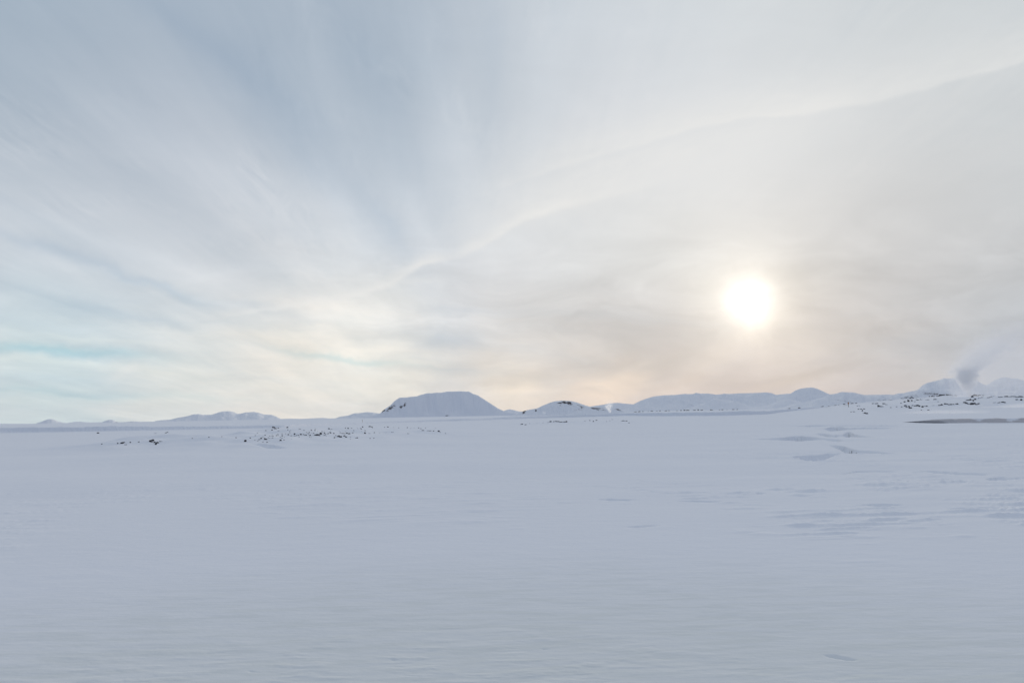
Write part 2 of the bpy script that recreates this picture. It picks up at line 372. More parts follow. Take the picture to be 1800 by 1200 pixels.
# hollows in the snow (brook, wind scoops): (pixel x, far edge y, near edge y)
PITS = [
 [(1390, 802, 802), (1405, 799.5, 803), (1415, 798.8, 806), (1425, 798, 808.5), (1435, 797.5, 809), (1448, 796, 805), (1460, 795, 801), (1470, 794.6, 797.5), (1482, 794, 794.2)],
 [(1458, 781.5, 781.5), (1470, 781.3, 786), (1478, 782, 789.5), (1484, 783, 792), (1490, 785, 794), (1497, 787, 795), (1503, 789, 795), (1510, 790, 794.5), (1520, 790.5, 794), (1535, 791, 794), (1555, 792.5, 795), (1575, 794, 795.3), (1600, 795.3, 795.3)],
 [(1310, 772, 772), (1370, 770, 773), (1390, 767.5, 774), (1405, 766.5, 775), (1420, 768, 774), (1440, 770, 773), (1450, 771, 773), (1460, 771.5, 775), (1466, 772, 776), (1472, 772.5, 775.5), (1485, 774.7, 775)],
 [(1430, 762, 762), (1445, 762.5, 766), (1455, 764, 768), (1470, 765.5, 768), (1484, 767, 767)],
 [(1448, 753, 753), (1460, 751, 757), (1470, 750, 756), (1480, 750.5, 755.5), (1490, 752, 755), (1520, 751, 754), (1550, 751, 754), (1585, 752.5, 752.5)],
 [(1484, 765, 766), (1487, 761, 768.5), (1491, 759.5, 768.5), (1496, 760, 766), (1500, 763, 768), (1510, 765, 768.5), (1530, 767, 769), (1550, 769, 769)],
 [(1370, 748.5, 748.5), (1430, 746.6, 749.5), (1460, 746.3, 748.2), (1520, 746.6, 749), (1570, 747, 749), (1600, 746, 746)],
 [(430, 785.5, 785.5), (455, 784.3, 787), (470, 785, 788.7), (490, 787, 788.7), (505, 788, 788)],
 [(1590, 827, 827), (1640, 825.5, 828.2), (1690, 829.7, 832.2), (1730, 831, 833), (1750, 832, 832)], [(1730, 840, 840), (1742, 838, 841.3), (1760, 836.5, 841), (1780, 838, 840), (1800, 837, 838.5), (1830, 837, 837)],
 [(1490, 887, 887), (1540, 884.6, 887.6), (1570, 885.2, 888), (1600, 886, 886)], [(1085, 926, 926), (1120, 923.6, 926.8), (1145, 922.2, 924.8), (1170, 922, 922)], [(1395, 921.5, 921.5), (1430, 919.2, 922.2), (1450, 919.6, 921.6), (1470, 920, 920)],
 [(1480, 906, 906), (1560, 902.5, 905), (1640, 900, 902.4), (1720, 899, 899)], [(1640, 893, 893), (1700, 891.5, 894), (1760, 891, 893.5), (1810, 892, 892)], [(1040, 877, 877), (1070, 875, 877.6), (1100, 876, 878), (1130, 876.5, 876.5)], [(1180, 879, 879), (1220, 878, 880.4), (1260, 879, 881), (1290, 880, 880)],
 [(1455, 832, 832), (1510, 824, 825.8), (1560, 824.5, 826.2), (1600, 826, 826)], [(1320, 866, 866), (1335, 864, 866.4), (1350, 865, 865)],
 [(1440, 1150, 1150), (1455, 1149, 1154), (1470, 1150, 1157), (1490, 1154, 1160.5), (1505, 1157, 1160.5), (1520, 1160, 1160)], [(425, 1177, 1177), (440, 1177, 1181), (455, 1179.5, 1182.5), (470, 1182, 1182)],
 [(675, 1157, 1157), (690, 1156.5, 1160.5), (705, 1158, 1160.5), (715, 1160, 1160)], [(940, 1139, 1139), (955, 1138, 1141.5), (975, 1140, 1141.5), (985, 1141, 1141)],
]
def _polar(px, py):
    x, y = ground_point(px, py); return math.atan2(x, y), math.hypot(x, y)
pits_w = []
for L in PITS:
    A_ = [_polar(px, yf) for px, yf, yn in L]; B_ = [_polar(px, yn) for px, yf, yn in L]
    pits_w.append((np.array([a[0] for a in A_]), np.array([a[1] for a in A_]), np.array([b[0] for b in B_]), np.array([b[1] for b in B_])))
SOIL = [(1482, 1504, pits_w[1][1].mean()), (1463, 1475, pits_w[2][1].mean())]

def ground_h(x, y, fine=True):
    x = np.asarray(x, float); y = np.asarray(y, float)
    d = np.hypot(x, y)+1e-6
    az = np.arctan2(x, y)
    z = 0.16*fbm(x/26, y/17, 3, 1)*sstep(6, 40, d)
    z = z + 0.9*fbm(x/420, y/260, 3, 5)*sstep(300, 900, d)*(1-0.6*sstep(2000, 9000, d))
    # drift ridges, long across the view
    amp = 0.45+0.75*fbm(x/22, y/15, 2, 9)
    right = np.interp(az, [az_of(700), az_of(1050), az_of(1300), az_of(1800)], [0.35, 0.7, 1.35, 1.5])
    amp = np.clip(amp, 0.08, 1.3)*right
    fade = 1-sstep(60, 220, d)
    yy = y-0.10*x
    r1 = fbm(x/2.3+0.4*perlin(x/4, y/3, 3), yy/0.45, 4, 21, 0.58)
    patch = sstep(0.0, 0.3, fbm(x/6, y/9, 4, 15, 0.6)+0.10)
    mid_ = 1+0.9*np.exp(-((d-24)/14)**2)
    z = z + 0.070*mid_*amp*patch*np.maximum(r1, -0.1)*fade*sstep(11, 17, d)
    r2 = fbm(x/5.5, yy/2.2, 3, 27)
    z = z + 0.05*amp*r2*fade*sstep(13, 30, d)
    if fine:
        # crusted rim beside the road, right under the camera
        cr = fbm(x/0.55+0.4*perlin(x/0.8, y/0.6, 31), y/0.16, 4, 33, 0.55)
        edge = 8.3+1.4*perlin(x/3.2, x*0+2.5, 35)-np.clip(x, -8, 8)*0.10
        z = z + 0.010*np.maximum(cr, -0.2)*(1-sstep(edge-1.6, edge+0.5, d))*sstep(0.4, 0.0, np.abs(perlin(x/1.1, y/0.8, 36))-0.15)
        z = z + 0.003*fbm(x/0.9, y/0.35, 3, 41)*(1-sstep(14, 30, d))
    # rise towards the lava field on the right
    side = sstep(az_of(1370), az_of(1700), az)*(1-sstep(R(70), R(100), az))
    dd = d/(0.8+0.2*side)
    rz = np.interp(dd, RISE_D, RISE_Z)
    lump = 1+0.20*fbm(x/60, y/60, 3, 61)
    z = z + side*rz*lump
    z = z + side*sstep(230, 420, d)*(1.9*np.maximum(fbm(x/17, y/24, 4, 64), -0.10))*(1-0.3*sstep(1500, 3000, d))
    # plain lifting slightly behind the bank in the middle distance
    mid = sstep(az_of(980), az_of(1180), az)*(1-side)*(1-sstep(R(60), R(80), az))
    z = z + mid*np.interp(d, [520, 900, 1600, 3000], [0, 3.6, 5.0, 7])
    # lava hummock on the left
    for (px, py, rx, ry, hh) in [(560, 768, 14, 26, 0.75), (470, 775, 9, 12, 0.5), (270, 783, 5, 8, 0.45), (215, 783, 4, 6, 0.25), (740, 762, 12, 10, 0.35),
                                 (983, 744, 10, 10, 0.5), (1098, 742, 12, 12, 0.3), (484, 757, 5, 8, 0.5)]:
        cx, cy = ground_point(px, py)
        q = ((x-cx)/rx)**2+((y-cy)/ry)**2
        z = z + hh*np.exp(-q)*(1+0.5*perlin(x/3, y/4, 71))
    # hollows
    soil = np.zeros_like(z)
    for a1, d1, a2, d2 in pits_w:
        sel = (az > a1.min()-0.01) & (az < a1.max()+0.01) & (d > d2.min()*0.9) & (d < d1.max()*1.1)
        if not np.any(sel): continue
        za, zd = az[sel], d[sel]
        lo_, hi_ = min(a1[0], a2[0]), max(a1[-1], a2[-1]); ag = np.linspace(lo_, hi_, 241); kk = np.hanning(35); kk /= kk.sum()
        f_ = np.convolve(np.pad(np.interp(ag, a1, d1)/d1.mean(), 17, mode='edge'), kk, 'valid')*d1.mean(); n_ = np.convolve(np.pad(np.interp(ag, a2, d2), 17, mode='edge'), kk, 'valid')
        far = np.interp(za, ag, f_); nearr = np.interp(za, ag, n_)
        wgl = 0.10*perlin(za*zd/0.5, zd*0+a1[0]*50, 77)+0.16*perlin(za*zd/1.6, zd*0+a1[0]*90, 78)
        far = far+wgl*(far-nearr); gap = np.maximum(far-nearr, 0)
        dep = np.minimum(gap*EYE/far*(1.9 if d1.mean() > 20 else 0.75), 0.8)
        wall = np.minimum(np.maximum(gap*0.22, 0.08), 0.9)
        cut = dep*sstep(0, 1, (far-zd)/wall)*sstep(0, 1, (zd-nearr+0.1*gap)/(0.18*gap+0.02))
        z[sel] -= cut
        so_ = np.zeros(za.shape)
        for (p0, p1, dmin) in SOIL:
            if abs(a1.mean()-az_of((p0+p1)/2)) < 0.05 and abs(d1.mean()-dmin) < 4:
                q0, q1 = az_of(p0), az_of(p1); s_ = (far-zd)/wall
                so_ = np.maximum(so_, sstep(q0, q0+.003, za)*(1-sstep(q1-.003, q1, za))*sstep(0.4, 0.75, s_)*(1-sstep(1.6, 2.2, s_))*(gap > 0.5))
        soil[sel] = np.maximum(soil[sel], so_)
    return z, soil

def build_mesh(name, verts, faces, mat, smooth=True):
    me = bpy.data.meshes.new(name)
    me.vertices.add(len(verts)); me.vertices.foreach_set('co', np.asarray(verts, np.float32).ravel())
    n = len(faces); k = faces.shape[1]
    me.loops.add(n*k); me.loops.foreach_set('vertex_index', faces.astype(np.int32).ravel())
    me.polygons.add(n)
    me.polygons.foreach_set('loop_start', np.arange(0, n*k, k, dtype=np.int32))
    try: me.polygons.foreach_set('loop_total', np.full(n, k, np.int32))
    except Exception: pass
    me.update(calc_edges=True)
    if smooth: me.polygons.foreach_set('use_smooth', np.ones(n, bool))
    me.materials.append(mat)
    return me
def add_attr(me, name, vals):
    a = me.attributes.new(name, 'FLOAT', 'POINT'); a.data.foreach_set('value', np.asarray(vals, np.float32).ravel())
def grid_faces(nr, nc, wrap=False):
    i = np.arange(nr-1)[:, None]; j = np.arange(nc if wrap else nc-1)[None, :]
    a = i*nc+j; b = i*nc+(j+1) % nc; c = (i+1)*nc+(j+1) % nc; d = (i+1)*nc+j
    return np.stack([a, b, c, d], -1).reshape(-1, 4)
def link(name, me, kind=None, parent=None):
    o = bpy.data.objects.new(name, me); col.objects.link(o)
    if kind: o['kind'] = kind
    if parent: o.parent = parent
    return o

dense = np.linspace(R(-43), R(43), 1150)
coarse = np.linspace(R(43), R(317), 150)[1:-1]
azs = np.concatenate([dense, coarse])
ds = [0.05, 1.0, 2.0, 2.6, 3.0]
while ds[-1] < 450:                     # finer than the picture can show
    d_ = ds[-1]; ds.append(d_+min(d_*d_*0.55/1707, 0.28+max(0, d_-40)*0.010))
ds = np.concatenate([ds, np.geomspace(ds[-1]*1.012, 60000, 170)])
AZ, DD = np.meshgrid(azs, ds)
GX, GY = DD*np.sin(AZ), DD*np.cos(AZ)
GZ, GS = ground_h(GX, GY)
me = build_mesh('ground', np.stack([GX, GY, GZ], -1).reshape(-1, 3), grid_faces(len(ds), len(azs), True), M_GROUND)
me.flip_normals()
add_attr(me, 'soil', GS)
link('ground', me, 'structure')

# the snow bank that crosses the plain (ploughed road edge)
def snow_bank():
    na = 1500
    a = np.linspace(bk_az[0], bk_az[-1], na); bd = np.interp(a, bk_az, bk_d); bh = np.interp(a, bk_az, bk_h)
    k = np.hanning(41); k /= k.sum()
    bd = np.convolve(np.pad(bd, 20, mode='edge'), k, 'valid'); bh = np.convolve(np.pad(bh, 20, mode='edge'), k, 'valid')
    bx = bd*np.sin(a)
    bh = bh*(1+0.16*perlin(bx/40, bx*0+.5, 50)+0.14*perlin(bx/9, bx*0+.5, 51)+0.08*perlin(bx/2.6, bx*0+.5, 52))*np.clip((1-np.abs(np.linspace(-1, 1, na)))*12, 0, 1)
    T = np.array([-2.5, -1.0, 0, .5, 1.0, 1.5, 2.0, 2.6, 3.4, 5, 8, 14, 24]); Zp = np.array([-.06, 0.0, .05, .22, .48, .72, .90, 1.0, 1.0, .92, .7, .3, -.1])
    tt = np.concatenate([np.linspace(-2.5, 3.4, 34), np.geomspace(4, 24, 12)])
    A, T2 = np.meshgrid(a, tt)
    dd = bd[None]+T2*1.0+0.5*perlin(A*300, T2*.4, 54)
    X = dd*np.sin(A); Y = dd*np.cos(A)
    g0, _ = ground_h(X, Y, False)
    Z = g0+np.interp(T2, T, Zp)*bh[None]*(1+0.10*perlin(X/1.6, T2*0.8, 55))
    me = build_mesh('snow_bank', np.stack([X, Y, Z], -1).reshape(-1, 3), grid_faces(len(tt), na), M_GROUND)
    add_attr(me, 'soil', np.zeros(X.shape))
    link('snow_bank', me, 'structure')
snow_bank()

# ------------------------------------------------------------------ hills
def hill(name, dist, prof, front, gully=0.0, gw=60, rocks=(), shape='dome', nu=260, nv=90, rough=0.02, seed=1, back=1.0, base=-6.0, mat=None):
    """a hill whose skyline follows prof (photo points) at distance dist; front = run of the near slope in metres"""
    P = []
    for (px, py) in prof:
        d = ray(px, py); P.append((dist*d[0]/d[1], EYE+dist*d[2]/d[1]))
    P = np.array(P); X0, X1 = P[0, 0], P[-1, 0]
    u = np.linspace(X0, X1, nu)
    top = np.interp(u, P[:, 0], P[:, 1])
    k = 0; ker = np.hanning(2*k+3); ker /= ker.sum()
    top = np.convolve(np.pad(top, k+1, mode='edge'), ker, 'valid')
    e = (u-X0)/(X1-X0)
    s = np.linspace(-1, back, nv)
    U_, S_ = np.meshgrid(u, s)
    H = np.maximum(top-base, 0.5)[None, :]
    W = (X1-X0)
    nz = fbm(U_/gw, S_*front/gw/2.2, 4, seed)
    g1 = perlin(U_/gw*1.7+0.25*perlin(U_/gw*3, S_*3, seed+3), S_*0.55+seed, seed+2)
    if shape == 'table':      # straight flanks under a flat top
        lean = H/np.max(H)
        t = (S_+1)*1.0
        t = t + (0.9*gully*g1+2.2*gully*perlin(U_/gw*0.45+0.6*S_, S_*.3+3, seed+9)*1.6)*sstep(0.02, 0.25, t)
        slope = t*np.max(H)*1.55
        h = -np.log(np.exp(-slope/(0.045*np.max(H)))+np.exp(-H/(0.045*np.max(H))))*(0.045*np.max(H))
        h = np.where(S_ > 0.2, h*(1-sstep(0.3, back, S_)), h)
    else:
        t = np.where(S_ < 0, S_+1, 1-S_/back)
        b = sstep(0, 1, np.clip(t, 0, 1))**0.85
        h = H*b
        g2 = perlin(U_/gw*3.7+0.3*perlin(U_/gw*5, S_*4, seed+6), S_*1.3+seed, seed+8)
        h = h + H*(1.5*gully*g1+0.4*gully*g2+1.5*gully*perlin(U_/gw*0.4+0.5*S_, S_*0.8+seed*2, seed+12)+rough*nz*2.4)*np.sin(np.pi*np.clip(t, 0, 1))*1.2
    h = h + rough*H*nz*0.8*np.clip(t*2, 0, 1)*(1-np.clip((S_+0.1)*10, 0, 1)*0.85)
    Z = base+h
    Y = dist+np.where(S_ < 0, S_*front, S_*front)
    U_ = U_*Y/dist
    me = build_mesh(name, np.stack([U_, Y, Z], -1).reshape(-1, 3), grid_faces(nv, nu), mat or M_HILL)
    # exposed rock, given by photo spots
    at = np.zeros_like(Z)
    pxg = np.stack([U_, Y, Z-EYE], -1)
    pd = pxg@fwd; ppx = 900+F*(pxg@rgt)/pd; ppy = 600-F*(pxg@upv)/pd
    for (rx, ry, sx, sy, rot, amp) in rocks:
        ca, sa = math.cos(R(rot)), math.sin(R(rot))
        a = ((ppx-rx)*ca+(ppy-ry)*sa)/sx; b = (-(ppx-rx)*sa+(ppy-ry)*ca)/sy
        at = np.maximum(at, amp*np.exp(-a*a-b*b))
    add_attr(me, 'rock', at)
    return link(name, me, 'structure')

hill('mountain', 9500, [(-260, 742), (-60, 743), (0, 744.5), (50, 744.5), (60, 745), (74, 740.5), (85, 736.3), (91, 736.3), (104, 740.8), (120, 744), (150, 747)], 900, 0.05, 90, seed=3, rough=0.05)
hill('mountain', 17000, [(105, 746), (118, 743), (130, 741.2), (142, 740.7), (150, 741.5), (160, 742.2), (176, 741.6), (190, 742.4), (215, 744.5)], 1200, 0.10, 120, seed=5, rough=0.06)
hill('hill', 4200, [(165, 747), (175, 744), (184, 739.7), (192, 737.6), (198, 737.6), (205, 741), (212, 742), (224, 741), (232, 740), (245, 740.8), (270, 741.4), (292, 742.5), (310, 743)], 330, 0.05, 40,
     rocks=[(203, 743.6, 5, 2.2, -20, 0.9), (196, 745, 6, 1, 0, 0.6), (232, 741, 6, 1.2, 0, 0.4)], seed=7, rough=0.04)
hill('mountain', 7200, [(262, 743), (274, 739.5), (285, 738), (298, 737.5), (312, 734), (330, 731), (340, 728.2), (349, 727.3), (358, 729), (372, 728.6), (384, 724.8), (394, 722.8), (402, 722.3), (410, 723.6), (418, 727), (422, 726.8), (432, 724.6),
                       (446, 723.8), (455, 725), (464, 728), (478, 728.8), (486, 732), (494, 736), (512, 735.4), (528, 735.8), (545, 735), (568, 734), (580, 735.2), (600, 736.5), (640, 738)], 1000, 0.07, 110, nu=420, seed=11, rough=0.05)
hill('hill', 5600, [(575, 737), (588, 735.5), (598, 732), (612, 730), (622, 726.6), (634, 725.4), (646, 723.8), (656, 724.8), (668, 726.5), (690, 728), (720, 731)], 500, 0.06, 60, seed=13, rough=0.05)
hill('mountain', 5200, [(640, 732), (655, 730), (668, 726.5), (674, 721), (686, 713), (694, 705), (702, 699.6), (716, 698.6), (733, 697), (740, 694), (750, 691.8), (776, 690.4), (784, 688.6), (800, 688.2), (824, 688.4), (832, 693), (840, 695.4), (848, 700.6), (862, 709.5), (876, 718.2),
                       (886, 722.6), (900, 725.5), (925, 728.5), (950, 731)], 330, 0.05, 42, shape='table', nu=560, nv=150, seed=17, rough=0.012, back=2.2,
     rocks=[(674, 721, 5, 3, -45, 1.0), (686, 717, 9, 3.6, -38, 0.95), (690, 714, 6, 3, -30, 0.8), (705, 715, 3.2, 3.2, -40, 1.0), (711, 711, 4.5, 2.6, -50, 0.9), (787, 730.3, 5, 0.8, 0, .9), (714, 730.6, 4, .6, 0, .6)])
hill('mountain', 12000, [(872, 731), (884, 722.5), (891, 720), (897, 718.8), (903, 720.4), (912, 722.6), (930, 724), (960, 727)], 800, 0.05, 100, seed=19, rough=0.04)
hill('mountain', 11000, [(985, 728), (1020, 717), (1045, 713), (1060, 711), (1072, 708.4), (1086, 708), (1100, 709.2), (1125, 711), (1160, 716), (1200, 722)], 1100, 0.06, 160, seed=23, rough=0.04)
hill('hill', 1900, [(896, 730), (906, 728), (918, 723), (928, 720.2), (944, 717.4), (956, 711.8), (968, 706.8), (978, 704.6), (990, 703.9), (1003, 704.5), (1014, 706.8), (1026, 711), (1038, 714.8), (1050, 718.5), (1075, 724), (1100, 730)], 150, 0.05, 22,
     rocks=[(990, 706.5, 8, 2.2, 5, 1.0), (1000, 708, 9, 3, 20, 0.95), (1003, 711, 5, 2, 20, 0.7), (1020, 714.5, 14, 2.2, 12, 0.66), (921, 724, 4.5, 3.2, -35, 0.9), (942, 721.5, 2.2, 2, 40, 1.0), (983, 708, 8, 1.6, 0, 0.72), (1015, 720, 14, 1.6, -8, 0.5), (968, 708.3, 3, 1.2, -30, .7), (985, 712.8, 3, 1.2, 10, .7)],
     nu=420, nv=140, seed=29, rough=0.035)
hill('hill', 1450, [(996, 730), (1012, 722.8), (1026, 718.4), (1040, 716.2), (1052, 717), (1064, 717), (1078, 718), (1088, 718.6), (1095, 720.6), (1104, 724), (1120, 729)], 90, 0.05, 18,
     rocks=[(1048, 717.5, 14, 1.5, 3, 0.95), (1055, 720, 14, 2.2, 0, 0.55), (1086, 719.6, 7, 1.4, 12, 0.9), (1020, 721, 9, 1.2, -20, 0.66)], seed=31, rough=0.04)
hill('mountain', 8200, [(1085, 728), (1104, 716), (1116, 709.4), (1126, 704), (1138, 699.8), (1150, 696.4), (1166, 694.4), (1190, 693.6), (1206, 692.4), (1228, 692), (1262, 693.4), (1280, 692), (1300, 691), (1330, 690.2), (1344, 689.6), (1356, 691.2), (1364, 693.8), (1374, 692.6), (1386, 691.4),
                       (1400, 692), (1440, 700), (1480, 712)], 1500, 0.10, 210, rocks=[(1216, 712, 8, 2, 30, .5)], nu=520, nv=140, seed=37, rough=0.05)
hill('mountain', 6300, [(1190, 724), (1215, 716), (1240, 707), (1256, 700.6), (1272, 701.8), (1292, 704.6), (1306, 710), (1322, 716), (1350, 712), (1370, 704), (1386, 701), (1400, 704), (1430, 714)], 800, 0.08, 120, seed=41, rough=0.04)
hill('mountain', 7400, [(1340, 722), (1366, 702), (1378, 696), (1390, 691.4), (1398, 686.4), (1408, 682.8), (1418, 681.2), (1430, 681.4), (1440, 684.4), (1452, 690), (1464, 695), (1490, 706), (1520, 716)], 900, 0.05, 150, nu=360, seed=43, rough=0.03)
hill('hill', 3300, [(1360, 720), (1392, 711), (1420, 705.6), (1444, 699), (1458, 694.4), (1472, 690.8), (1486, 689), (1496, 689.2), (1508, 692), (1520, 694), (1534, 693.6), (1552, 693.4), (1572, 694), (1592, 690.4), (1606, 687), (1620, 683.4), (1640, 682.4), (1668, 683.6), (1700, 687), (1740, 688), (1780, 686), (1830, 688), (1900, 694), (2000, 705)],
     600, 0.09, 70, rocks=[(1640, 692, 34, 3.5, 2, .62), (1600, 698, 24, 3.5, -8, .6), (1718, 697, 34, 4, 2, .62), (1775, 696, 40, 3, 0, .6), (1560, 703, 30, 3, 0, .5), (1480, 704, 26, 2.5, 8, .42)], nu=560, nv=120, seed=47, rough=0.05)
hill('mountain', 6800, [(1560, 716), (1600, 692), (1614, 684), (1622, 676.4), (1630, 672.8), (1644, 669.6), (1658, 665.8), (1676, 664.6), (1700, 667), (1720, 672), (1734, 677), (1746, 670.4), (1756, 665.4), (1772, 663.8), (1788, 665), (1800, 669), (1830, 676), (1900, 690), (1960, 706)], 1300, 0.08, 170, nu=420, nv=120, seed=53, rough=0.05)

# ------------------------------------------------------------------ locating things on the ground
_td = np.concatenate([np.arange(5, 120, 0.25), np.arange(120, 500, 1.0), np.arange(500, 3500, 6.0)])
def on_ground(px, py):
    d = ray(px, py); hx = math.hypot(d[0], d[1])
    xs = d[0]/hx*_td; ys = d[1]/hx*_td; zr = EYE+d[2]/hx*_td
    zg, _ = ground_h(xs, ys, False)
    below = np.nonzero(zr <= zg)[0]
    if len(below): i = below[0]
    else:
        ok = _td < 1600
        i = int(np.argmax(((zg-EYE)/_td)*ok - 10*(~ok)))
    return xs[i], ys[i], zg[i], _td[i]

def rock_mesh(name, seed, mat, flat=0.62):
    rnd = random.Random(seed)
    import bmesh
    bm = bmesh.new(); bmesh.ops.create_icosphere(bm, subdivisions=3, radius=0.5)
    planes = []
    for i in range(11):
        n = Vector((rnd.gauss(0, 1), rnd.gauss(0, 1), rnd.gauss(0, .8))).normalized(); planes.append((n, rnd.uniform(0.27, 0.42)))
    for v in bm.verts:
        p = v.co.copy()
        for n, dd in planes:
            q = p.dot(n)
            if q > dd: p -= n*(q-dd)*0.92
        k = 1+0.16*float(perlin(np.array(p.x*5+seed), np.array(p.y*5+p.z*3), seed))
        v.co = Vector((p.x*k*1.25, p.y*k*1.1, p.z*k*flat*1.6))
    me = bpy.data.meshes.new(name); bm.to_mesh(me); bm.free(); me.materials.append(mat)
    return me
ROCKS = [rock_mesh('lava_rock', 3+i*7, M_ROCK, [0.62, 0.8, 0.45, 0.55, 0.7][i % 5]) for i in range(5)]
SNOWY = [rock_mesh('lava_rock', 91+i*5, M_ROCK_SNOWY, [0.5, 0.65, 0.4][i % 3]) for i in range(3)]
rr = random.Random(5)
def rock(px, py, s, label, group, flat=False, snowy=False):
    """s = width in photo pixels"""
    x, y, z, d = on_ground(px, py)
    w = s*d/F*0.88
    o = bpy.data.objects.new('lava_rock', rr.choice(SNOWY if snowy else ROCKS)); col.objects.link(o)
    sx = w*rr.uniform(0.9, 1.25)*(1.7 if flat else 1.0); sz = w*rr.uniform(0.95, 1.35)*(0.6 if flat else 1.0)
    o.scale = (sx, w*rr.uniform(0.8, 1.3), sz)
    o.location = (x, y, z+0.07*sz)
    o.rotation_euler = (rr.uniform(-.25, .25), rr.uniform(-.25, .25), 0 if flat else rr.uniform(0, 6.28))
    o['label'] = label; o['category'] = 'rock'; o['group'] = group
    return o

def rocks(lst, label, group, special={}):
    for i, r in enumerate(lst):
        fl = len(r) > 3 and 'f' in r[3]; sn = len(r) > 3 and 's' in r[3]
        rock(r[0], r[1], r[2], special.get(i, label), group, fl, sn)

rocks([(172, 761.5, 3.4)], 'single small black rock standing alone on the far left of the snow plain', 'lone rocks')
rocks([(232, 755.5, 2.2, 's')], 'faint snow-dusted rock near the bank, far left behind the small rock cluster', 'lone rocks')
rocks([(273, 761.5, 2, 'fs'), (291, 761, 2.4, 'f'), (294, 760, 2.4)], 'tiny flat rock in a short row behind the left rock cluster', 'rocks in a short row on the left')
rocks([(179, 781, 2.2, 's'), (207, 779.8, 3), (215, 779.5, 4.6), (218.5, 778, 3.2), (221, 782, 2.8, 's'), (229, 778, 2.6), (244, 776.8, 2.4, 's'), (212, 780, 2.2)],
      'small black rock of the left-hand half of the two small clusters', 'rocks of the leftmost cluster',
      {0: 'leftmost snow-dusted pebble-like rock trailing the left cluster', 2: 'largest rock in the leftmost small cluster'})
rocks([(264, 776.8, 3.6), (268.5, 775, 4.4), (266.5, 777, 3), (271.5, 778, 3.4), (276, 779, 4.2), (274, 781.5, 3.6), (283, 776, 3.6, 'f')],
      'black rock in the tight group right of the leftmost cluster', 'rocks of the tight left group',
      {6: 'flat rock set apart at the right end of the tight left group'})
rocks([(367, 768.5, 2, 's'), (390, 767.5, 2, 's'), (415, 769.5, 2.2, 's'), (338, 771, 1.8, 's')], 'faint snow-covered rock between the left group and the large rock field', 'faint rocks left of the rock field')
FIELD = [(480.5, 752, 5), (484, 753.5, 4), (478, 756.4, 3), (489, 752.8, 3.2, 's'), (490, 757, 3.4, 's'), (505, 751.8, 3.2), (497, 751.5, 2.4, 's'),
 (431.5, 776, 4.4), (440, 770, 3, 's'), (459, 770.8, 3.6), (455.5, 773, 3.2, 's'), (467.5, 772.5, 5), (469.5, 777.6, 3.6, 's'), (462, 776.5, 2.4, 's'), (465, 771, 2.5, 's'), (453, 775, 2.4, 's'), (479, 770, 2.8, 's'),
 (493.5, 774.5, 4), (499, 773.4, 2.4, 's'), (495, 770, 2.8, 's'), (480, 766.8, 3, 's'), (477.5, 766, 2, 's'), (486, 766, 2.8, 's'), (496, 766.5, 2.6, 's'), (507, 764.5, 2.6, 's'), (512, 766, 2.4, 's'), (518, 763.5, 3.2), (522, 764.8, 2.8, 's'),
 (529, 764, 4), (538, 765, 3), (542, 762.5, 3, 's'), (545, 765.6, 3.4), (547, 768.8, 2.2, 's'), (551, 762, 3.6, 's'), (556.5, 765, 5, 'f'), (560, 765, 4), (563.5, 763.2, 4.6), (562, 766, 3), (565, 761.5, 2.6), (570.5, 762, 3), (568, 759, 2.2, 's'),
 (577, 762, 3, 's'), (581, 761.3, 3.2), (586.5, 762, 3), (581.5, 759, 2.4, 's'), (578, 754, 3.2), (583, 754.3, 2.2, 's'), (547.5, 756.6, 2.8, 's'), (554, 753.6, 2.4, 's'), (509, 758.4, 2.4, 's'), (506, 755.4, 2, 's'), (527, 753.8, 2.6, 'fs'), (534, 756.5, 2, 's'),
 (566, 758.6, 2.2, 's'), (597.5, 760.4, 2.8, 's'), (603.5, 762, 3.6, 'f'), (609.5, 761.8, 4.2), (613.5, 762.6, 4.6), (620, 761, 2.8), (612, 753, 3.2, 's'), (607, 752.6, 2.2, 's'), (618, 752.6, 2.4, 's'), (629, 753, 2.6, 's'), (633, 752.4, 2.4, 's'), (637.5, 751, 3.4), (635, 753.8, 2.4, 's'),
 (650, 750, 4.4), (654, 750.8, 2.6), (622, 757, 2, 's'), (641.5, 761.8, 3), (649, 761.8, 2.6, 'fs'), (658, 760.6, 2.6, 's'), (588, 769.6, 2.4), (594.5, 767.6, 4.4), (598, 768.2, 4.8), (596, 766.6, 3), (605, 766.4, 3.2), (608.5, 768.6, 3.6), (616.5, 768, 2.8, 's'), (616, 771.4, 2.6, 's'),
 (625.5, 769.8, 3, 's'), (628, 769.8, 2.8), (650.5, 770.6, 2.6), (657, 770.4, 2.8), (474, 774.5, 2, 's'), (535, 764.8, 2.2, 's'), (526, 768, 2, 's'), (573, 766, 2, 's'), (448, 773.5, 1.8, 's')]
rocks(FIELD, 'small dark lava rock among many in the large rock field left of centre', 'rocks of the large field left of centre',
      {0: 'black rock standing highest at the back left of the large rock field', 7: 'black rock at the left end of the large rock field', 11: 'upright black rock near the left front of the large rock field',
       65: 'dark rock at the back of the rock field just right of the yellow marker stick'})
fr = random.Random(12)
extra = []
for i in range(46):
    px = fr.triangular(436, 660, 545); py = 763+(545-px)*0.035+fr.gauss(0, 4.2)
    extra.append((px, max(py, 752), fr.uniform(1.5, 2.4), 's'))
rocks(extra, 'snow-covered stone barely showing between the rocks of the large field', 'half-buried stones of the large field')
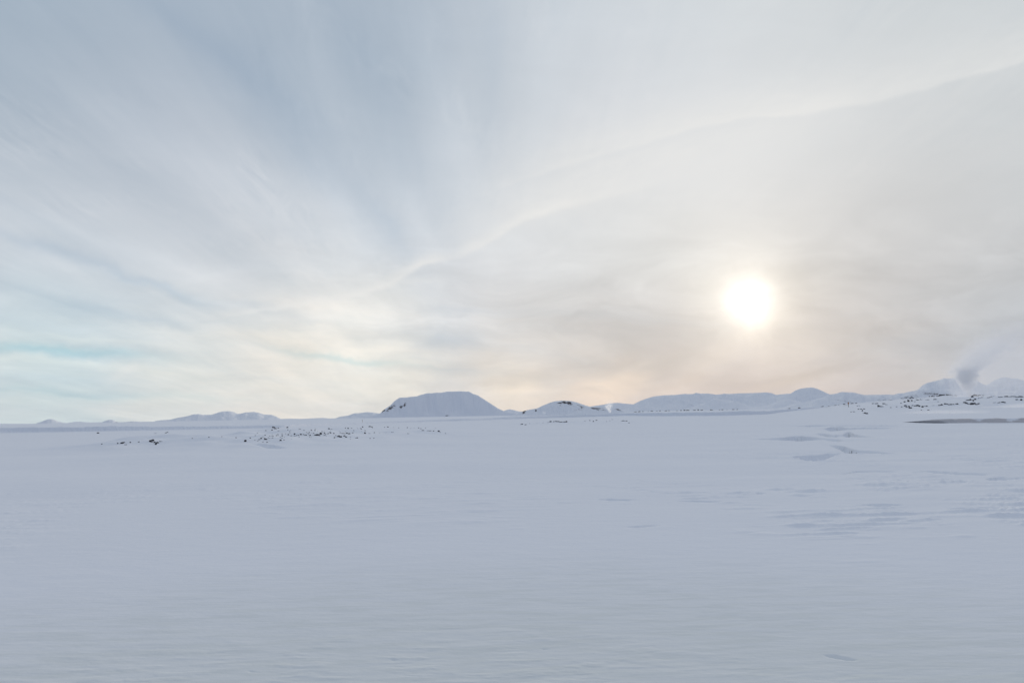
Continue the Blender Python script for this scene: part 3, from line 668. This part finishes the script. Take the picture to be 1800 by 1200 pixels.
rocks([(676, 751, 2, 's'), (682, 750.6, 2.8), (692, 751, 1.8, 's'), (701, 752, 2, 's'), (716, 752, 2.6), (722, 752.8, 2, 's'), (728, 752.4, 1.8, 's'), (736, 752.2, 3, 's'), (744, 756.6, 3.2, 'f'), (748, 752, 2, 's'), (740, 753.4, 2.4, 's'), (752, 757, 2.4, 'f'), (757, 757.3, 3, 'f'), (762, 757.6, 2.8), (766, 752.5, 1.8, 's'),
       (771, 758.6, 4), (783, 761.8, 2, 's'), (717.5, 762, 3, 'fs'), (678, 760.4, 3, 'fs'), (690, 760, 2.4, 'fs'), (667, 760.8, 2, 's'), (655, 752.5, 2, 's'), (774, 760, 2, 's')],
      'tiny rock in the thin dotted line between the large field and the mountain foot', 'rocks dotted right of the large field',
      {15: 'dark rock ending the dotted line of rocks on its right'})
rocks([(917, 746, 3.6, 'f'), (924, 746.6, 2.6, 'f'), (945, 743.6, 2.6, 'fs'), (954, 743.4, 2, 'fs'), (931, 744.4, 2, 's'), (963.5, 742.6, 2.6), (967.5, 741.6, 3.6), (977, 741, 3.6, 'f'), (981, 741.3, 3.8, 'f'), (985.5, 742.4, 3.4, 'f'), (993, 741.6, 3, 'f'), (996, 741.6, 2.8), (973, 741.4, 2.2, 's'), (990, 742, 2.2, 's')],
      'low black rock of the flat patch in front of the dome hill', 'rocks in front of the dome hill', {6: 'pointed black rock at the left of the flat patch in front of the dome hill'})
rocks([(1028, 739.6, 2.4, 's'), (1037, 739.2, 2.6, 's'), (1043, 741, 2.6, 's'), (1048.5, 738.8, 3), (1066, 740.6, 2.4, 's'), (1072, 739.4, 2, 's'), (1076, 737.2, 2.2, 's'), (1096, 739.8, 2.8, 'f'), (1101, 740, 3.2, 'f'), (1105.5, 743.4, 2.4, 's'), (1093, 739.8, 2, 'fs')],
      'small snowy rock on the plain below the little white steam jet', 'rocks below the small steam jet', {8: 'flat dark rock right of the small steam jet'})
rocks([(1083, 724.6, 2, 'f'), (1091, 724.4, 2.4, 'f'), (1100, 724.4, 2.4, 'f'), (1117, 724, 3, 'f'), (1124, 723.4, 3, 'f'), (1130, 723.2, 2.4), (1139, 723, 2.8, 'f'), (1146, 722.4, 3, 'f'), (1155, 721.8, 2.6, 'f'), (1160, 721.6, 2.6), (1171, 720.8, 2.8, 'f'), (1176, 721, 2), (1190, 720.6, 2.4, 'f'), (1197, 720, 3),
       (1203, 719.4, 4), (1209, 719.8, 3.2, 'f'), (1221, 720, 3, 'f'), (1227, 719.2, 3.4), (1233, 719, 3, 'f'), (1251, 718.8, 3, 'f'), (1264, 717.6, 2.4, 'f'), (1270, 717.2, 2.4, 'f'), (1289, 716.8, 2.4, 'f'), (1295, 716.6, 2.6, 'f'), (1278, 717.4, 2, 'fs'), (1065, 725.4, 2, 'f'), (1003, 726.6, 3.6, 'f'), (1018, 726.4, 2, 'f')],
      'dark rock in the long thin row along the top of the snow bank', 'rocks in a row above the snow bank', {14: 'largest dark rock standing up in the row above the snow bank', 26: 'dark flat rock at the foot of the dome hill'})
rocks([(1387, 713.8, 3, 'f'), (1405, 713.8, 3, 'f'), (1445, 712.8, 2.8, 'f'), (1457, 712, 2.4, 'fs'), (1475, 711.6, 2.6, 'fs'), (1484, 710.2, 2.6, 'f'), (1468, 711.6, 2.4, 'f'), (1498, 709.4, 2.6, 'f'), (1505, 708.6, 2.6, 'f')],
      'thin dark rock on the pale snow slope left of the lava field', 'rocks left of the lava field')
LAVA = [(1502, 723.6, 3.6, 'f'), (1496, 724, 2.2, 's'), (1514, 719.4, 3), (1519, 719, 3.2), (1509, 719.4, 2.4, 's'), (1516, 722.4, 3.2), (1520, 726.6, 4), (1524, 727.4, 3.4), (1516.5, 725.4, 2.4, 's'), (1545, 714.8, 4), (1549.5, 714.8, 3.8, 'f'), (1544, 713.2, 2.6), (1509, 713.6, 4, 'fs'),
 (1535, 709.4, 3, 'fs'), (1541, 709.6, 3.4, 'f'), (1554, 710.6, 3.4, 'f'), (1558, 711, 2.4, 'f'), (1566, 716.4, 2.6, 's'), (1576, 715.4, 2.4, 's'), (1585, 715.4, 2.6), (1591.5, 713.8, 4), (1594, 716, 3), (1598, 715.4, 4), (1600, 717.6, 4), (1604, 713, 3.6, 's'), (1609, 713.8, 4), (1612.5, 713.6, 4.6), (1616, 714.6, 4), (1622, 715.8, 3.4), (1625, 714, 2.8, 's'), (1629, 714.4, 2.8, 's'),
 (1640, 712.6, 2.6, 'fs'), (1651, 712.6, 3), (1655, 711.6, 3.4, 's'), (1661.5, 710, 3.4), (1665, 710.4, 2.6, 's'), (1670, 711.4, 3.6, 'f'), (1676, 711, 2.6, 's'), (1682, 710, 3.2, 'f'), (1695.5, 708, 4), (1699, 709, 3.6), (1704, 710, 4, 'f'), (1709, 710.6, 4.4), (1713, 709.6, 4), (1717.5, 711.2, 4), (1720, 710, 3),
 (1748, 707.6, 3, 'fs'), (1756, 707.4, 2.6, 'f'), (1762.5, 707.2, 4), (1766, 708, 2.6), (1702, 703.6, 3.6, 'f'), (1706, 703, 3.4), (1709, 700, 5), (1709.5, 697.6, 2.6), (1714, 702.6, 3.6), (1719, 701.4, 3.4, 's'), (1723, 700, 3, 's'), (1711, 704.4, 3), (1727, 698.6, 2.6, 's'),
 (1600, 699, 3.4, 's'), (1605, 698, 2.6, 's'), (1611, 697.4, 2.4, 's'), (1638, 693.6, 3.4), (1641, 694.4, 3, 's'), (1648, 694, 3, 's'), (1653, 694.4, 3.6), (1656, 692.6, 4), (1659, 694.2, 3.4), (1665, 693.6, 3.6, 's'), (1670.5, 692.6, 3.4, 's'), (1673, 694.4, 3, 's'), (1634, 696, 2.4, 's'), (1680, 694, 2.4, 's'), (1714, 692.2, 4, 'f'), (1721, 693, 3.2, 'f'),
 (1738, 698.6, 4, 'fs'), (1745, 698.6, 3, 'fs'), (1758, 698, 4, 'fs'), (1769, 697.4, 3.6, 'f'), (1775, 697.8, 3.4, 'f'), (1781, 697.2, 3.4, 'f'), (1788, 697.6, 3.6, 'f'), (1795, 698, 3.4, 'f'), (1795, 702.8, 3.4), (1787, 702.4, 2.8, 's'), (1620, 702.8, 4, 'fs'), (1630, 702.6, 3.4, 'f'), (1644, 702.6, 3, 'f'), (1612, 703, 3, 'fs'), (1649, 706.6, 2.6, 's'),
 (1619.5, 721, 2.6, 's'), (1632, 721, 2.8), (1603, 705.6, 3, 's'), (1597, 707, 3.6, 's'), (1608, 706, 2.8, 's'), (1584, 709, 3, 's'), (1590, 708, 2.8, 's')]
rocks(LAVA, 'dark lava rock in the broken lava field at the right edge of the plain', 'rocks of the right-hand lava field',
      {52: 'tall dark rock heap right at the foot of the large steam plume', 6: 'dark rock lowest on the left edge of the right-hand lava field', 9: 'dark block standing apart between the marker pole and the lava field',
       48: 'dark rock on the snow right of the large steam plume'})

# ------------------------------------------------------------------ marker poles
def wood(name, c):
    m, q, p, out = newmat(name)
    tcn = q.nt.nodes.new('ShaderNodeTexCoord')
    q._in(p.inputs['Base Color'], q.mix(q.noise(tcn.outputs['Object'], 9.0, 3.0), tuple(a*0.75 for a in c), c)); p.inputs['Roughness'].default_value = 0.6
    return m
M_YEL = wood('weathered_yellow_paint', (0.42, 0.30, 0.12)); M_DARKW = wood('dark_wood', (0.10, 0.07, 0.05)); M_OR = wood('orange_reflector', (0.50, 0.22, 0.08))
import bmesh
def pole(px, py, hpx, wpx, label, board):
    x, y, z, d = on_ground(px, py)
    h = hpx*d/F; w = wpx*d/F
    root = bpy.data.objects.new('marker_pole', None); col.objects.link(root); root.location = (x, y, z)
    root.empty_display_size = 0.2
    root['label'] = label; root['category'] = 'marker pole'
    def cyl(name, r0, r1, z0, z1, mat, seg=10):
        bm = bmesh.new(); bmesh.ops.create_cone(bm, cap_ends=True, segments=seg, radius1=r0, radius2=r1, depth=z1-z0)
        for v in bm.verts: v.co.z += (z0+z1)/2
        me = bpy.data.meshes.new(name); bm.to_mesh(me); bm.free(); me.materials.append(mat)
        return link(name, me, None, root)
    cyl('stake', w*0.5, w*0.4, -0.3, h*(0.93 if not board else 1.0), M_YEL if not board else M_DARKW)
    if board:
        bm = bmesh.new(); bmesh.ops.create_cube(bm, size=1)
        for v in bm.verts: v.co = Vector((v.co.x*w*2.6, v.co.y*w*0.5, v.co.z*h*0.36))
        bmesh.ops.bevel(bm, geom=bm.edges[:], offset=w*0.12, segments=2, affect='EDGES')
        for v in bm.verts: v.co.z += h*0.74; v.co.y -= w*0.62
        me = bpy.data.meshes.new('board'); bm.to_mesh(me); bm.free(); me.materials.append(M_OR); link('board', me, None, root)
    else:
        cyl('cap', w*0.62, w*0.45, h*0.90, h, M_DARKW)
pole(637, 744.6, 7.0, 0.6, 'thin yellowish marker stick standing in the snow by the bank behind the large rock field', False)
pole(1491.5, 715.5, 8.2, 0.75, 'brown marker pole with small orange board on the snow slope left of the lava field', True)

# ------------------------------------------------------------------ bare earth bank at the warm ground (right edge)
m, q, p, out = newmat('warm_mud'); M_MUD = m
tcn = q.nt.nodes.new('ShaderNodeTexCoord'); geo = q.nt.nodes.new('ShaderNodeNewGeometry')
nz = q.sep(geo.outputs['Normal'])[2]; mpos = tcn.outputs['Object']; mx, my, mz = q.sep(mpos)[0:3]
mc = q.mix(q.noise(q.com(mx, my, q.m('MULTIPLY', mz, 5.0)), 0.35, 5.0, 0.6), (0.48, 0.46, 0.46), (0.62, 0.61, 0.62))  # grey mud made paler: the haze of steam over it is in the colour
f = q.mr(q.m('ADD', nz, q.m('MULTIPLY_ADD', q.noise(mpos, 0.4, 4.0), 0.8, -0.40)), 0.88, 1.02)
q._in(p.inputs['Base Color'], q.mix(f, mc, SNOW)); p.inputs['Roughness'].default_value = 0.9
b = q.nt.nodes.new('ShaderNodeBump'); q._in(b.inputs['Height'], q.noise(mpos, 1.5, 5.0, 0.7)); b.inputs['Distance'].default_value = 0.12
q.nt.links.new(b.outputs[0], p.inputs['Normal'])
def mud_bank():
    pts = [(1658, 743.2, 0.0), (1668, 743.6, 3.6), (1684, 743.8, 6.0), (1712, 743.6, 6.2), (1740, 743.4, 7.0), (1800, 742.8, 7.0), (1880, 742, 6.5), (1960, 741, 5.0), (2040, 740, 0.0)]
    A = []
    for (px, py, hp) in pts:
        x, y = ground_point(px, py); A.append((x, y, hp*math.hypot(x, y)/F))
    A = np.array(A); n = 260
    s = np.linspace(0, len(A)-1, n); idx = np.arange(len(A))
    bx = np.interp(s, idx, A[:, 0]); by = np.interp(s, idx, A[:, 1]); bh = np.interp(s, idx, A[:, 2])
    nv = 26; V = np.linspace(0, 1, nv)
    prof_y = np.interp(V, [0, .15, .5, .6, .8, 1], [-0.8, 0, 1.0, 1.8, 6, 14])
    prof_z = np.interp(V, [0, .15, .5, .6, .8, 1], [-0.12, 0.02, .93, 1.0, .85, -0.05])
    X = np.repeat(bx[None], nv, 0)+0*V[:, None]
    Y = by[None]+prof_y[:, None]+0.35*perlin(X/2.2, V[:, None]*2+X*0, 81)
    g0, _ = ground_h(bx, by, False)
    Z = g0[None]+prof_z[:, None]*bh[None]*(1+0.10*perlin(X/4.0, X*0, 83))+0.05*perlin(X/0.8, V[:, None]*6+X*0, 82)-0.03
    me = build_mesh('earth_bank', np.stack([X, Y, Z], -1).reshape(-1, 3), grid_faces(nv, n), M_MUD)
    link('earth_bank', me, 'structure')
mud_bank()

# ------------------------------------------------------------------ steam
def lump_tube(name, axis, radii, mat, seg=28, rings=40, jitter=0.0, seed=1):
    """closed hull round a bent centre line, in local metres"""
    axis = np.array(axis, float); radii = np.array(radii, float)
    s = np.linspace(0, len(axis)-1, rings); idx = np.arange(len(axis))
    c = np.stack([np.interp(s, idx, axis[:, k]) for k in range(3)], -1); r = np.interp(s, idx, radii)
    th = np.linspace(0, 2*np.pi, seg, endpoint=False)
    vs_ = []
    for i in range(rings):
        for t in th: vs_.append((c[i, 0]+r[i]*math.cos(t), c[i, 1]+r[i]*math.sin(t), c[i, 2]))
    f = grid_faces(rings, seg, True)
    V = np.array(vs_)
    me = bpy.data.meshes.new(name)
    faces = [tuple(a) for a in f]+[tuple(range(seg))[::-1], tuple(range((rings-1)*seg, rings*seg))]
    me.from_pydata([tuple(v) for v in V], [], faces); me.update(); me.materials.append(mat)
    return me
def steam_material(name, cxp, rp, zmax, dens, nscale, fade, color=(0.93, 0.95, 0.98), thresh=0.42, aniso=0.2, seed=0.0, base_boost=1.0):
    """density follows the same centre line as the hull and dies out before its skin"""
    m = bpy.data.materials.new(name); m.use_nodes = True; nt = m.node_tree; nt.nodes.clear(); q = G(nt)
    out = nt.nodes.new('ShaderNodeOutputMaterial'); pv = nt.nodes.new('ShaderNodeVolumePrincipled')
    nt.links.new(pv.outputs[0], out.inputs['Volume'])
    tcn = nt.nodes.new('ShaderNodeTexCoord'); x, y, z = q.sep(tcn.outputs['Object'])[0:3]
    c = q.curve(z, cxp, 0, zmax); r = q.curve(z, rp, 0, zmax)
    ddx = q.m('SUBTRACT', x, c)
    rad = q.m('DIVIDE', q.m('SQRT', q.m('ADD', q.m('MULTIPLY', ddx, ddx), q.m('MULTIPLY', y, y))), r)
    n = q.noise(q.v('ADD', tcn.outputs['Object'], (seed, seed*1.7, 0)), nscale, 4.0, 0.6, 0.8)
    e = q.m('ADD', q.m('SUBTRACT', 1.0, rad), q.m('MULTIPLY_ADD', n, 2.6, -1.3))
    d = q.m('MULTIPLY', q.mr(e, thresh-0.2, thresh+0.35), q.mr(rad, 0.8, 1.0, 1.0, 0.0))
    d = q.m('MULTIPLY', d, q.curve(z, fade, 0, zmax))
    q._in(pv.inputs['Density'], q.m('MULTIPLY', d, dens)); q._in(pv.inputs['Color'], color)
    pv.inputs['Anisotropy'].default_value = aniso
    return m
def plume(px, py, D, line, dens, nscale, label, thresh=0.35, name='steam_plume', group=None, seed=0.0, aniso=0.2, color=(0.93, 0.95, 0.98)):
    """line: (px, py, half width px, strength)"""
    d0 = ray(px, py); gx = D*d0[0]/d0[1]
    gz, _ = ground_h(np.array([gx]), np.array([D]), False); gz = float(gz[0])
    P = []
    for (a, b, w, st) in line:
        d = ray(a, b); P.append((D*d[0]/d[1]-gx, EYE+D*d[2]/d[1]-gz, w*D/F, st))
    z0 = P[0][1]
    off = -z0 - 0.2
    zm = P[-1][1]-z0
    cx = [(p[1]-z0, p[0]) for p in P]; rp = [(p[1]-z0, p[2]) for p in P]; fd = [(p[1]-z0, p[3]) for p in P]
    mat = steam_material(name, cx, rp, zm, dens, nscale, fd, thresh=thresh, seed=seed, color=color, aniso=aniso)
    me = lump_tube(name, [(p[0], 0, p[1]-z0) for p in P], [p[2]*1.08 for p in P], mat)
    o = link(name, me); o.location = (gx, D, gz+z0)
    o['label'] = label; o['category'] = 'steam'
    if group: o['group'] = group
    return o
plume(1708, 703, 560, [(1706, 705, 4, 0.9), (1706, 699, 5, 1.0), (1704, 690, 9, 1.0), (1701, 678, 17, 1.0), (1697, 665, 25, 1.0), (1696, 655, 29, 0.9), (1706, 645, 36, 0.40), (1720, 632, 44, 0.20), (1742, 615, 56, 0.13), (1772, 595, 72, 0.07), (1805, 572, 86, 0.03), (1830, 548, 92, 0.0)], 0.28, 0.17,
      'tall grey steam plume rising from rocks and drifting right at the lava field', thresh=0.30, aniso=0.15, color=(0.97, 0.975, 0.985))
plume(1700, 705, 600, [(1700, 707, 10, 0.5), (1692, 700, 16, 0.8), (1688, 692, 18, 0.6), (1684, 682, 16, 0.0)], 0.05, 0.14, 'pale low steam puff at the left foot of the tall grey plume', thresh=0.2, seed=3.0)
plume(1072, 724.5, 1150, [(1072, 725, 3.6, 1.0), (1071.5, 721, 5, 1.0), (1070.5, 717, 7.5, 0.95), (1071, 713, 10, 0.6), (1072, 709, 10, 0.25), (1074, 702, 11, 0.0)], 0.16, 0.16, 'small bright white steam jet right of the dome hill', thresh=0.38, seed=7.0, aniso=0.45, color=(0.97, 0.98, 0.99))
plume(956, 727, 1500, [(957, 727.5, 4, 1.0), (957, 725, 5, .8), (957, 722, 5, 0.0)], 0.05, 0.08, 'tiny faint steam wisp at the left foot of the dome hill', thresh=0.1, seed=9.0)

# low steam creeping over the snow behind the earth bank
def drift(name, cx_px, cy_px, D, rx, ry, rz, dens, label, seed):
    d0 = ray(cx_px, cy_px); x = D*d0[0]/d0[1]; z = EYE+D*d0[2]/d0[1]
    bm = bmesh.new(); bmesh.ops.create_icosphere(bm, subdivisions=3, radius=1.0)
    me = bpy.data.meshes.new(name); bm.to_mesh(me); bm.free()
    m = bpy.data.materials.new(name); m.use_nodes = True; nt = m.node_tree; nt.nodes.clear(); q = G(nt)
    out = nt.nodes.new('ShaderNodeOutputMaterial'); pv = nt.nodes.new('ShaderNodeVolumePrincipled'); nt.links.new(pv.outputs[0], out.inputs['Volume'])
    tcn = nt.nodes.new('ShaderNodeTexCoord'); pos = tcn.outputs['Object']
    rad = q.v('LENGTH', pos)
    n = q.noise(q.v('ADD', q.v('MULTIPLY', pos, (rx/rz*0.5, ry/rz*0.5, 1.0)), (seed, 0, 0)), 1.1, 4.0, 0.6, 0.6)
    e = q.m('ADD', q.m('SUBTRACT', 1.0, rad), q.m('MULTIPLY_ADD', n, 1.2, -0.6))
    q._in(pv.inputs['Density'], q.m('MULTIPLY', q.m('MULTIPLY', q.mr(e, 0.0, 0.8), q.mr(rad, 0.8, 1.0, 1.0, 0.0)), dens))
    q._in(pv.inputs['Color'], (0.95, 0.96, 0.98)); pv.inputs['Anisotropy'].default_value = 0.2
    me.materials.append(m)
    o = link(name, me); o.location = (x, D, z); o.scale = (rx, ry, rz)
    o['label'] = label; o['category'] = 'steam'
    return o
drift('steam_cloud', 1800, 722, 240, 16, 22, 3.2, 0.07, 'low white steam spreading behind the brown earth bank at the right edge', 2.0)
drift('steam_cloud', 1660, 727, 200, 14, 16, 1.6, 0.05, 'thin ground steam left of the brown earth bank', 5.0)
drift('steam_cloud', 1790, 655, 700, 92, 60, 46, 0.013, 'broad thin veil of steam in the air before the hills at the right edge', 8.0)

# ------------------------------------------------------------------ the air
def haze():
    bm = bmesh.new(); bmesh.ops.create_cube(bm, size=1)
    for v in bm.verts: v.co = Vector((v.co.x*62000, v.co.y*62000, -9 if v.co.z < 0 else 620))
    me = bpy.data.meshes.new('haze'); bm.to_mesh(me); bm.free()
    m = bpy.data.materials.new('haze'); m.use_nodes = True; nt = m.node_tree; nt.nodes.clear()
    out = nt.nodes.new('ShaderNodeOutputMaterial'); pv = nt.nodes.new('ShaderNodeVolumePrincipled'); nt.links.new(pv.outputs[0], out.inputs['Volume'])
    pv.inputs['Density'].default_value = 0.8e-5; pv.inputs['Color'].default_value = (0.90, 0.94, 1.0, 1); pv.inputs['Anisotropy'].default_value = 0.0
    me.materials.append(m); link('haze', me, 'stuff')
HAZE = True
if HAZE: haze()
